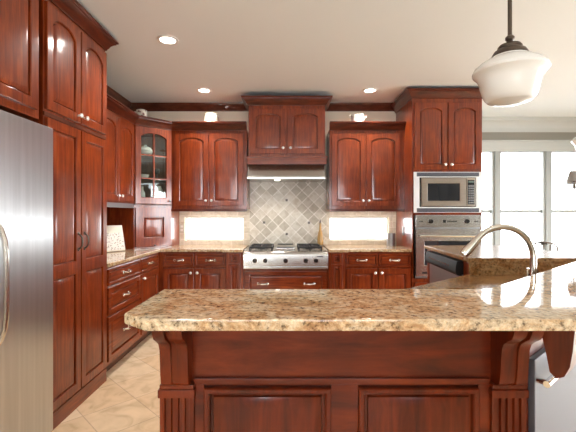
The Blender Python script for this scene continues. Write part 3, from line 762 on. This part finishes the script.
for x, y, lb in ((-.95, 3.07, 'round recessed ceiling light nearest the pantry'), (-.93, 4.32, 'round recessed ceiling light above the left back wall cabinet'), (.93, 4.32, 'round recessed ceiling light above the right back wall cabinet')):
    d = thing('recessed_light', lb, 'light', (x, y, CEIL), 0, None)
    MB().loops([[Vector((r_ * math.cos(R(15 * i)), r_ * math.sin(R(15 * i)), z)) for i in range(24)] for r_, z in ((.085, 0), (.083, -.006), (.062, -.008), (.060, -.004), (.060, 0))]).build('trim_ring', WHT, d)
    MB().lathe([(.060, -.002), (.060, -.004), (0, -.004)], n=24).build('lens', LENS, d)
ch = thing('chandelier', 'iron chandelier with small grey shades in front of the nook window', 'lamp', (3.50, 4.2, 1.50), 0)
MB().lathe([(.05, CEIL - 1.5), (.05, CEIL - 1.52), (.008, CEIL - 1.53), (.008, .32), (.03, .28), (.02, .2), (.035, .12), (.015, .04), (.02, .02), (0, 0)], n=16).build('stem', BR, ch)
GS = pm('grey_shade', (.30, .29, .28), .7)
for k in range(5):
    a = R(180 + 72 * k); dx, dy = math.cos(a), math.sin(a)
    pts = [(dx * r_, dy * r_, z) for r_, z in ((.02, .10), (.08, .03), (.16, .0), (.26, .02), (.33, .07), (.365, .10))]
    am = MB().tube(pts, .007, 8)
    am.tube([(dx * r_, dy * r_, z) for r_, z in ((.30, .04), (.36, .03), (.40, .05), (.39, .085), (.36, .08))], .005, 6)
    am.lathe([(.03, .10), (.034, .108), (.01, .112), (.01, .19), (0, .19)], (dx * .365, dy * .365, 0), 12)
    am = am.build('arm', BR, ch)
    sub('shade', MB().loops([[Vector((dx * .365 + r_ * math.cos(R(18 * i)), dy * .365 + r_ * math.sin(R(18 * i)), z)) for i in range(20)] for r_, z in ((.075, .155), (.042, .27), (.040, .27), (.073, .155))]), GS, am)

# dining chair behind the island
c = thing('dining_chair', 'iron chair with arched back in front of the nook window', 'chair', (3.15, 4.75, 0), 0)
for sx in (-1, 1):
    MB().tube([(sx * .17, .02, 0), (sx * .165, .02, .45), (sx * .16, -.02, .75), (sx * .165, -.03, .88)], .011, 8).build('leg', BR, c)
    MB().tube([(sx * .18, .42, 0), (sx * .17, .40, .44)], .011, 8).build('leg', BR, c)
ar = []
for i in range(13):
    a = R(180 * i / 12); ar.append((.165 * math.cos(a), -.03, .88 + .075 * math.sin(a)))
MB().tube(ar, .011, 8).build('back_arch', BR, c)
m = MB()
for x in (-.08, 0, .08): m.tube([(x, .0, .50), (x, -.025, .935 - abs(x) * .15)], .006, 6)
m.lathe([(.0, 0), (.045, .012), (.03, .03), (0, .035)], (0, -.03, .915), 12); m.build('back_spindle', BR, c)
MB().box(-.20, .20, .0, .44, .44, .50, .02).build('seat', pm('tan_cushion', (.45, .36, .25), .8), c)

# ------------------------------------------------------------------ small things
def lathe_thing(name, prof, m, loc, label, cat, n=24): return tag(MB().lathe(prof, n=n).build(name, m, loc=None), label, cat), loc
def put(o, loc): o.location = loc; return o
TOPZ = 2.37
def pattern(name, base, mark, sc=28):
    m, n, l, p = new_mat(name); tc = n.new('ShaderNodeTexCoord'); v = n.new('ShaderNodeTexVoronoi'); v.inputs['Scale'].default_value = sc
    l.new(tc.outputs['Object'], v.inputs[0]); r_ = ramp(n, [(.26, mark), (.40, base)]); l.new(v.outputs['Distance'], r_.inputs[0]); l.new(r_.outputs[0], p.inputs['Base Color'])
    p.inputs['Roughness'].default_value = .3; return m
def jar(name, label, loc, r, h, m, cat='jar', lid=None):
    t = thing(name, label, cat, loc)
    MB().lathe([(r * .9, 0), (r, .008), (r, h * .9), (r * .93, h * .96), (r * .85, h)], n=24).build('body', m, t)
    MB().lathe([(r * .95, h), (r * .95, h + .012), (r * .5, h + .02), (0, h + .022)], n=24).build('lid', lid or m, t)
    return t
jar('ceramic_canister', 'white ceramic canister on top of the left back wall cabinet', (-.90, 4.60, TOPZ), .085, .105, CRM, 'canister')
m = jar('floral_jar', 'floral cream jar on top of the diagonal corner cabinet', (-1.68, 4.45, TOPZ), .062, .115, pattern('floral_glaze', (.78, .72, .60), (.22, .10, .08), 26))
t = thing('floral_pot', 'squat floral white pot on top of the right wall cabinet', 'pot', (.845, 4.60, TOPZ))
PT = pattern('rose_glaze', (.58, .55, .49), (.34, .19, .15), 26)
MB().lathe([(.07, 0), (.078, .008), (.080, .05), (.078, .095), (.084, .108), (.078, .108), (.07, .02), (0, .02)], n=24).build('body', PT, t)
for q in (-1, 1): MB().tube([(q * .076, 0, .07), (q * .10, 0, .085), (q * .10, 0, .11), (q * .08, 0, .104)], .008, 8).build('handle', PT, t)
# inside the corner cabinet
t = thing('soup_tureen', 'white lidded tureen on the top shelf behind the glass door', 'tureen', (-1.64, 4.46, 1.964))
MB().lathe([(.045, 0), (.04, .01), (.075, .035), (.085, .07), (.08, .075)], n=24).build('bowl', POR, t)
MB().lathe([(.082, .075), (.06, .105), (.02, .12), (.015, .135), (0, .138)], n=24).build('lid', POR, t)
tag(put(MB().lathe([(.035, 0), (.032, .006), (.006, .012), (.006, .06), (.03, .075), (.034, .12), (.028, .125)], n=18).build('goblet', IR), (-1.52, 4.50, 1.702)), 'dark goblet on the middle shelf behind the glass door', 'goblet')
tag(put(MB().lathe([(.04, 0), (.06, .02), (.07, .05), (.066, .05), (0, .02)], n=20).build('bowl', POR), (-1.655, 4.42, 1.702)), 'small white bowl on the middle shelf behind the glass door', 'bowl')
tag(put(MB().lathe([(.032, 0), (.034, .01), (.034, .11), (.014, .15), (.014, .19), (0, .19)], n=18).build('bottle', POR), (-1.655, 4.40, 1.425)), 'white bottle on the bottom shelf left of the glazing bar', 'bottle')
tag(put(MB().lathe([(.036, 0), (.038, .01), (.036, .15), (.02, .19), (.02, .20), (0, .20)], n=18).build('bottle', POR), (-1.49, 4.50, 1.425)), 'white bottle on the bottom shelf right of the glazing bar', 'bottle')
# cookbook on the left counter
bk = thing('cookbook', 'printed cookbook leaning at the end of the left counter', 'book', (-1.76, 3.93, .918), 55)
T = Matrix.Rotation(R(-14), 4, 'X')
MB().box(-.115, .115, -.012, .012, 0, .27, .003, T).build('cover', pm('cream_page', (.80, .74, .62), .5), bk)
MB().box(-.108, .108, -.0135, -.011, .01, .19, 0, T).build('page_print', pattern('print', (.78, .74, .68), (.30, .22, .18), 60), bk)
# oil bottle by the range
ob = thing('oil_bottle', 'tall amber oil bottle at the right rear of the range', 'bottle', (.415, 4.80, .914))
AM = pm('amber_oil', (.55, .33, .12), .12, 0, .5)
MB().lathe([(.034, 0), (.038, .006), (.038, .07), (.030, .13), (.015, .19), (.012, .27), (.014, .272), (0, .274)], n=20).build('body', AM, ob)
MB().lathe([(.010, .272), (.010, .295), (.005, .30), (.004, .318), (0, .318)], n=12).build('pourer', BR, ob)
tag(put(MB().lathe([(.05, 0), (.052, .004), (.052, .15), (.047, .15), (.047, .01), (0, .01)], n=24).build('utensil_crock', SG), (1.275, 4.72, .914)), 'dark grey cylinder crock on the counter against the oven tower', 'crock')
ot = thing('power_outlet', 'dark outlet plate on the side of the oven tower', 'outlet', (OX, 4.55, 1.10))
MB().box(-.006, 0, -.035, .035, -.055, .055, .002).build('plate', BR, ot)
MB().box(-.009, -.005, -.016, .016, .008, .036, .001).box(-.009, -.005, -.016, .016, -.036, -.008, .001).build('socket', BK, ot)
ot = thing('power_outlet', 'cream outlet plate on the tile between corner garage and left window', 'outlet', (-1.325, YB - BT, 1.12))
MB().box(-.03, .03, -.006, 0, -.055, .055, .002).build('plate', CRM, ot)
MB().box(-.016, .016, -.009, -.005, .008, .036, .001).box(-.016, .016, -.009, -.005, -.036, -.008, .001).build('socket', WHT, ot)
